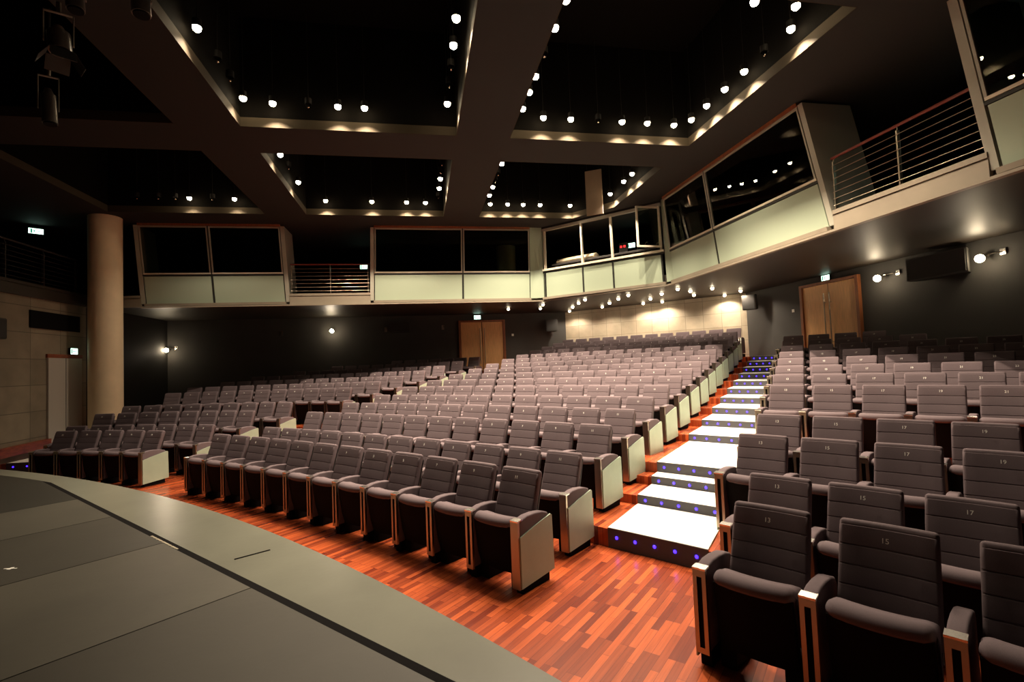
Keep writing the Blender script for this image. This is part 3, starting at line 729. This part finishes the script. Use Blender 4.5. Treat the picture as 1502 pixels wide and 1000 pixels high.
stage_light(ray_pt(71, 140, 5.8), 'slim profile stage light hanging lowest at the upper left', .34, .072, drop=.34)
stage_light(ray_pt(108, -22, 5.2), 'stage light cut by the top edge at the upper left', .28, .08)
stage_light(ray_pt(204, -22, 5.4), 'stage light cut by the top edge, nearest the lit coffer', .34, .09)
pq = ray_pt(71, 140, 5.8); bm = bmesh.new(); tube(bm, pq + Vector((0, 0, .335)), Vector((pq.x, pq.y, ZC - .002)), .02, 12)
tag(finish('drop_pipe', bm, CAN, smooth=40), 'black vertical drop pipe carrying the slim stage light at the upper left', 'pipe')
bm = bmesh.new(); tube(bm, ray_pt(62, -42, 4.9) , ray_pt(230, -85, 5.1), .024, 12)
tag(finish('lighting_pipe', bm, CAN, smooth=40), 'black pipe holding the stage lights at the upper left', 'pipe')

# ------------------------------------------------------------------ stair aisle: white carpet treads, grey risers, blue lights
def step_lights_mesh():
    bm = bmesh.new(); bmesh.ops.create_uvsphere(bm, u_segments=12, v_segments=8, radius=.017, matrix=Matrix.Diagonal((1, .5, 1, 1))); return bm
M_LED = mesh_only(step_lights_mesh(), 'step_light', LED, 60)
def stairs(edges, sL, sR, zs, z0, name_lab, white=True, last=None, nled=5):
    n = len(edges)
    for i in range(n):
        r0 = edges[i]; r1 = edges[i + 1] if i + 1 < n else r0 + (.32 if white else .22)
        zt = zs[i]; zb = z0 if i == 0 else zs[i - 1]
        pc, az = curve(r0, (sL(r0) + sR(r0)) / 2)
        root = empty('stair_step', (pc.x, pc.y, zb), 0)
        tag(root, name_lab(i), 'stair step', 'steps of the main stair aisle' if white else 'steps of the left wall stairs')
        inv = Matrix.Translation((-pc.x, -pc.y, -zb))
        bm = bmesh.new(); sector(bm, r0 + .001, r1 - .016, lambda r: sL(r), lambda r: sR(r), zt + .001, zt + .016, 8)
        bmesh.ops.transform(bm, matrix=inv, verts=bm.verts); finish('carpet_tread', bm, CARPET, root)
        bm = bmesh.new(); sector(bm, r0 - .012, r0 - .001, lambda r: sL(r0), lambda r: sR(r0), zb + .002, zt + .015, 8)
        bmesh.ops.transform(bm, matrix=inv, verts=bm.verts); rp = finish('riser_panel', bm, RISER, root)
        for j in range(nled):
            s = sL(r0) + (sR(r0) - sL(r0)) * (j + .5) / nled
            p, a_ = curve(r0 - .014, s)
            o = child('step_light', M_LED, root, (p.x - pc.x, p.y - pc.y, (zt - zb) * .62)); o.rotation_euler = (0, 0, -a_)
main_e = [1.37, 2.32, 2.88, 3.15] + [edge(k) for k in range(6, 16)]
main_z = [Z[2], Z[3], Z[4], Z[5]] + [Z[k] for k in range(6, 16)]
# platform pieces that lift the aisle floor where it differs from the tiers
bm = bmesh.new(); sector(bm, 3.151, edge(5) + .01, -.62, 14, Z[4], Z[5] - .0005, 30); clip_room(bm)
finish('seating_tier', bm, PARQ, kind='structure')
for (ra, rb, za, zb) in ((2.881, 3.17, Z[3], Z[4]), (4.901, edge(6), Z[5], Z[6]), (5.951, edge(7) + .005, Z[6], Z[7])):
    if rb > ra:
        pass
def mainL(r): return .06 - .163 * (r - 1.35)
def mainR(r): return 1.09 - .180 * (r - 1.35)
bm = bmesh.new(); sector(bm, 2.881, 3.172, -.45, 1.0, Z[3], Z[4] - .0005, 10); finish('seating_tier', bm, PARQ, kind='structure')
def mlab(i):
    ex = {0: 'widest lowest white carpeted step of the stair aisle, meeting the parquet', 3: 'deep landing step of the stair aisle, fourth from the bottom', len(main_e) - 1: 'topmost dark step of the stair aisle before the grey wall'}
    return ex.get(i, '%s white carpeted step of the stair aisle from the bottom, blue lights in its riser' % ordn(i))
stairs(main_e, mainL, mainR, main_z, 0.0, mlab)
# stairs by the left wall
left_e = [edge(k) for k in range(2, 5)]
def lL(r): return -13.60 - .92 * (r - 1.37)
def lR(r): return -12.76 - .89 * (r - 1.37)
stairs(left_e, lL, lR, [Z[2], Z[3], Z[4]], 0.0, lambda i: '%s step with blue lights from the bottom, along the left stone wall' % ordn(i), white=False, nled=3)

# ------------------------------------------------------------------ theatre seats
def seat_master():
    M = {}
    # backrest with five horizontal rolls, leaning back
    bot = Vector((.235, .40)); top = Vector((.405, .915)); ax = (top - bot).normalized(); nf = Vector((-ax.y, ax.x))   # nf faces the stage (-y)
    L = (top - bot).length
    prof = []
    N = 5
    for i in range(N):
        a0, a1 = L * i / N, L * (i + 1) / N
        for f, h in ((.015, -.004), (.05, .001), (.5, .003), (.95, .001), (.985, -.004)):
            p = bot + ax * (a0 + (a1 - a0) * f) + nf * h; prof.append((p.x, p.y))
    # rounded top and back face
    for t in range(1, 6):
        a_ = t / 6 * math.pi; c_ = top - nf * .032
        p = c_ + nf * .034 * math.cos(a_) + ax * .034 * math.sin(a_); prof.append((p.x, p.y))
    p = top - nf * .066; prof.append((p.x, p.y)); p = bot - nf * .066; prof.append((p.x, p.y))
    bm = bmesh.new(); pad(bm, prof, .462, .022, bulge=-.014, taper=lambda z: 1.0 - .05 * max(0, (z - .5)))
    M['backrest'] = (mesh_only(bm, 'backrest', FAB, 50), None)
    bm = bmesh.new()
    q = [bot - nf * .068 - ax * .06, top - nf * .068 - ax * .02, top - nf * .085 - ax * .03, bot - nf * .10 - ax * .06]
    pad(bm, [(p.x, p.y) for p in q], .44, .008)
    M['back_shell'] = (mesh_only(bm, 'back_shell', SHELL, 35), None)
    # tipped-up seat: rounded upholstered lip over a black underside board
    pr = []
    cen = [(.055, .555), (.150, .540)]
    for t in range(0, 9):
        a_ = math.pi * 1.05 - t / 8 * math.pi * .75
        pr.append((.062 + .062 * math.cos(a_), .555 + .052 * math.sin(a_)))
    pr += [(.16, .585), (.215, .56), (.215, .30), (.13, .24), (.10, .26), (.055, .51), (.012, .532)]
    bm = bmesh.new(); pad(bm, pr, .458, .045, bulge=.034)
    M['seat_cushion'] = (mesh_only(bm, 'seat_cushion', FAB, 35), None)
    bm = bmesh.new()
    pad(bm, [(.004, .543), (.03, .543), (.095, .25), (.11, .14), (.080, .13), (.045, .25)], .445, .008, bulge=.026)
    M['seat_underside'] = (mesh_only(bm, 'seat_underside', BLK, 35), None)
    return M
SM = seat_master()
def arm_meshes():
    A = {}
    def padprof(y0, zf):
        # side profile of the upholstered arm
        return [(y0, .10), (y0, zf), (.05, .612), (.12, .628), (.22, .628), (.33, .615), (.40, .592), (.43, .55), (.43, .12)]
    bm = bmesh.new(); pad(bm, padprof(.012, .590), .078, .014, mid=2); A['armrest'] = mesh_only(bm, 'armrest', FAB, 40)
    # steel front: frame with a dark slot, capped on top
    bm = bmesh.new()
    w_ = .041
    for x0, x1, z0, z1 in ((-w_, -.016, .09, .60), (.016, w_, .09, .60), (-.016, .016, .09, .125), (-.016, .016, .555, .60)):
        box(bm, x0, x1, -.014, .010, z0, z1)
    T = Matrix.Translation((0, 0, .602)) @ Matrix.Rotation(.12, 4, 'X')
    box(bm, -w_ - .001, w_ + .001, -.016, .042, -.002, .010, 1, T=T)
    A['trim'] = mesh_only(bm, 'arm_trim', [STEEL, STEELB])
    bm = bmesh.new(); box(bm, -.0155, .0155, -.004, .009, .126, .554); A['slot'] = mesh_only(bm, 'arm_slot', BLK)
    bm = bmesh.new()
    box(bm, -w_, w_, -.014, .010, .05, .60); T = Matrix.Translation((0, 0, .602)) @ Matrix.Rotation(.12, 4, 'X'); box(bm, -w_ - .001, w_ + .001, -.016, .05, -.002, .010, 1, T=T)
    A['trim_solid'] = mesh_only(bm, 'arm_trim', [STEEL, STEELB])
    # end panel (on +x); foot
    bm = bmesh.new()
    p = [(.005, .055), (.005, .475), (.20, .525), (.425, .572), (.445, .56), (.455, .085)]
    a = [bm.verts.new((.041, y, z)) for y, z in p]; b = [bm.verts.new((.052, y, z)) for y, z in p]
    bm.faces.new(a[::-1]); bm.faces.new(b)
    for i in range(len(p)): bm.faces.new((a[i], a[(i + 1) % len(p)], b[(i + 1) % len(p)], b[i]))
    A['panel'] = mesh_only(bm, 'side_panel', SIDEP)
    bm = bmesh.new(); rbox(bm, -.036, .036, .03, .40, 0, .099, .006); A['foot'] = mesh_only(bm, 'pedestal', BLK, 40)
    bm = bmesh.new(); rbox(bm, -.050, .050, .085, .36, .0, .19, .008); A['ped'] = mesh_only(bm, 'pedestal', BLK, 40)
    return A
AM = arm_meshes()
NUMM = {}
def number_mesh(n):
    if n in NUMM: return NUMM[n]
    cu = bpy.data.curves.new('num', 'FONT'); cu.body = str(n); cu.size = .040; cu.extrude = .0008; cu.align_x = 'CENTER'; cu.align_y = 'CENTER'
    o = bpy.data.objects.new('num', cu); COL.objects.link(o)
    dg = bpy.context.evaluated_depsgraph_get(); me = bpy.data.meshes.new_from_object(o.evaluated_get(dg))
    me.transform(Matrix.Translation((0, .372 - .016 + .0, .868)) @ Matrix.Rotation(math.radians(90 - 18), 4, 'X'))
    me.materials.clear(); me.materials.append(PLATE); me.name = 'seat_number'
    bpy.data.objects.remove(o); NUMM[n] = me; return me

def arm(root, x, end=0):
    """end: +1 panel on the right side, -1 panel on the left side"""
    a = child('armrest', AM['armrest'], root, (x, 0, 0))
    if end > 0:
        child('arm_trim', AM['trim_solid'], a); o = child('side_panel', AM['panel'], a); o['label'] = 'pale green glass side panel'
    elif end < 0:
        child('arm_trim', AM['trim'], a); child('arm_slot', AM['slot'], a)
        o = child('side_panel', AM['panel'], a); o.scale = (-1, 1, 1); o['label'] = 'pale green glass side panel'
    else:
        child('arm_trim', AM['trim'], a); child('arm_slot', AM['slot'], a)
    child('arm_foot', AM['foot'], root, (x, 0, 0))
seats = []        # (distance, k, block, i, x, y, z, rot, number, arms)
rown = ['front row'] + [ordn(i) + ' row' for i in range(1, 16)]
CN = [11, 9, 7, 5, 3, 1, 2, 4, 6, 8, 10, 12]
def add_seat(block, k, i, s, num, arms):
    rho = k * ROW
    p, a = curve(rho, s)
    u = p.x * UE.x + p.y * UE.y; v = p.x * VE.x + p.y * VE.y
    if u > UR - .75 or v > VB - .8 or u < UL + .75: return
    if (Vector((p.x, p.y, 0)) - W(*CH0)).dot(chn) > -.45: return
    if (Vector((p.x, p.y, 0)) - W(-8.24, 15.08)).length < .95: return
    zz = Z[k]
    seats.append((Vector((p.x, p.y)).length, k, block, i, p, a, zz, num, arms))
for k in range(16):
    s0 = -.1488 * k
    for i in range(12):
        arms = [(SW / 2, 1 if i == 0 else 0)] + ([(-SW / 2, -1)] if i == 11 else [])
        add_seat('centre', k, i, s0 - (i + .5) * SW, CN[i], arms)
nR_ = {0: 3, 1: 4, 2: 4, 3: 5, 5: 6, 6: 7, 7: 8, 8: 8, 9: 9, 10: 9, 11: 9, 12: 4}
for k, cnt in nR_.items():
    s0 = 1.568 - .175 * k + {0: 0.0, 1: .03, 2: -.15, 3: -.04}.get(k, 0); wdt = .60 if k == 0 else .56
    for i in range(cnt):
        arms = [(-wdt / 2, -1 if i == 0 else 0)] + ([(wdt / 2, 1)] if i == cnt - 1 else [])
        add_seat('right', k, i, s0 + (i + .5) * wdt, (13 if k not in (2, 3) else 13) + 2 * i, arms)
nL_ = {0: 5, 1: 7, 2: 8, 3: 9, 5: 11, 6: 12, 7: 12, 8: 12, 9: 11, 10: 10, 11: 9}
sLs = {0: -8.09, 1: -8.25, 2: -8.49, 3: -8.64, 5: -9.02, 6: -9.07, 7: -9.23, 8: -9.34, 9: -9.45, 10: -9.55, 11: -9.65}
for k, cnt in nL_.items():
    for i in range(cnt):
        SL = .540
        arms = [(SL / 2, 1 if i == 0 else 0)] + ([(-SL / 2, -1)] if i == cnt - 1 else [])
        add_seat('left', k, i, sLs[k] - (i + .5) * SL, 14 + 2 * i, arms)
seats.sort(key=lambda t: t[0])
LIMIT = 300
cnt_side = {'centre': 'from the stair aisle', 'right': 'from the stair aisle', 'left': 'from its right-hand end'}
for n_, (dist, k, block, i, p, a, zz, num, arms) in enumerate(seats[:LIMIT]):
    r = empty('theatre_seat', (p.x, p.y, zz), -a)
    rl = rown[k if (block == 'centre' or k < 4) else k - 1]
    tag(r, 'grey theatre seat, %s block, %s, %s seat %s' % (block, rl, ordn(i), cnt_side[block]), 'seat', 'tipped-up theatre seats')
    for nm in ('backrest', 'seat_cushion', 'seat_underside'):
        child(nm, SM[nm][0], r)
    child('back_shell', SM['back_shell'][0], r)
    o = child('seat_number', number_mesh(num), r); o['label'] = 'small white seat number'
    for x in (-.183, .183): child('pedestal', AM['ped'], r, (x, 0, 0))
    for x, e in arms: arm(r, x, e)
# the remaining farthest seats, as one object
rest = seats[LIMIT:]
if rest:
    bm = bmesh.new(); mats = [FAB, SHELL, BLK, STEEL]
    def addm(me, T, mi):
        n0 = len(bm.faces); me2 = me.copy(); me2.transform(T); bm.from_mesh(me2); bpy.data.meshes.remove(me2)
        bm.faces.ensure_lookup_table()
        for f in bm.faces[n0:]: f.material_index = mi; f.smooth = True
    for (dist, k, block, i, p, a, zz, num, arms) in rest:
        T = Matrix.Translation((p.x, p.y, zz)) @ Matrix.Rotation(-a, 4, 'Z')
        for nm, mi in (('backrest', 0), ('seat_cushion', 0), ('back_shell', 1), ('seat_underside', 2)): addm(SM[nm][0], T, mi)
        for x, e in arms:
            Tx = T @ Matrix.Translation((x, 0, 0)); addm(AM['armrest'], Tx, 0); addm(AM['trim'], Tx, 3); addm(AM['foot'], Tx, 2)
    o = finish('theatre_seat_rows', bm, mats); tag(o, 'farthest dim theatre seats in the back corners of the hall', 'seats', kind='stuff')
print('SEATS', len(seats), 'rest', len(rest))
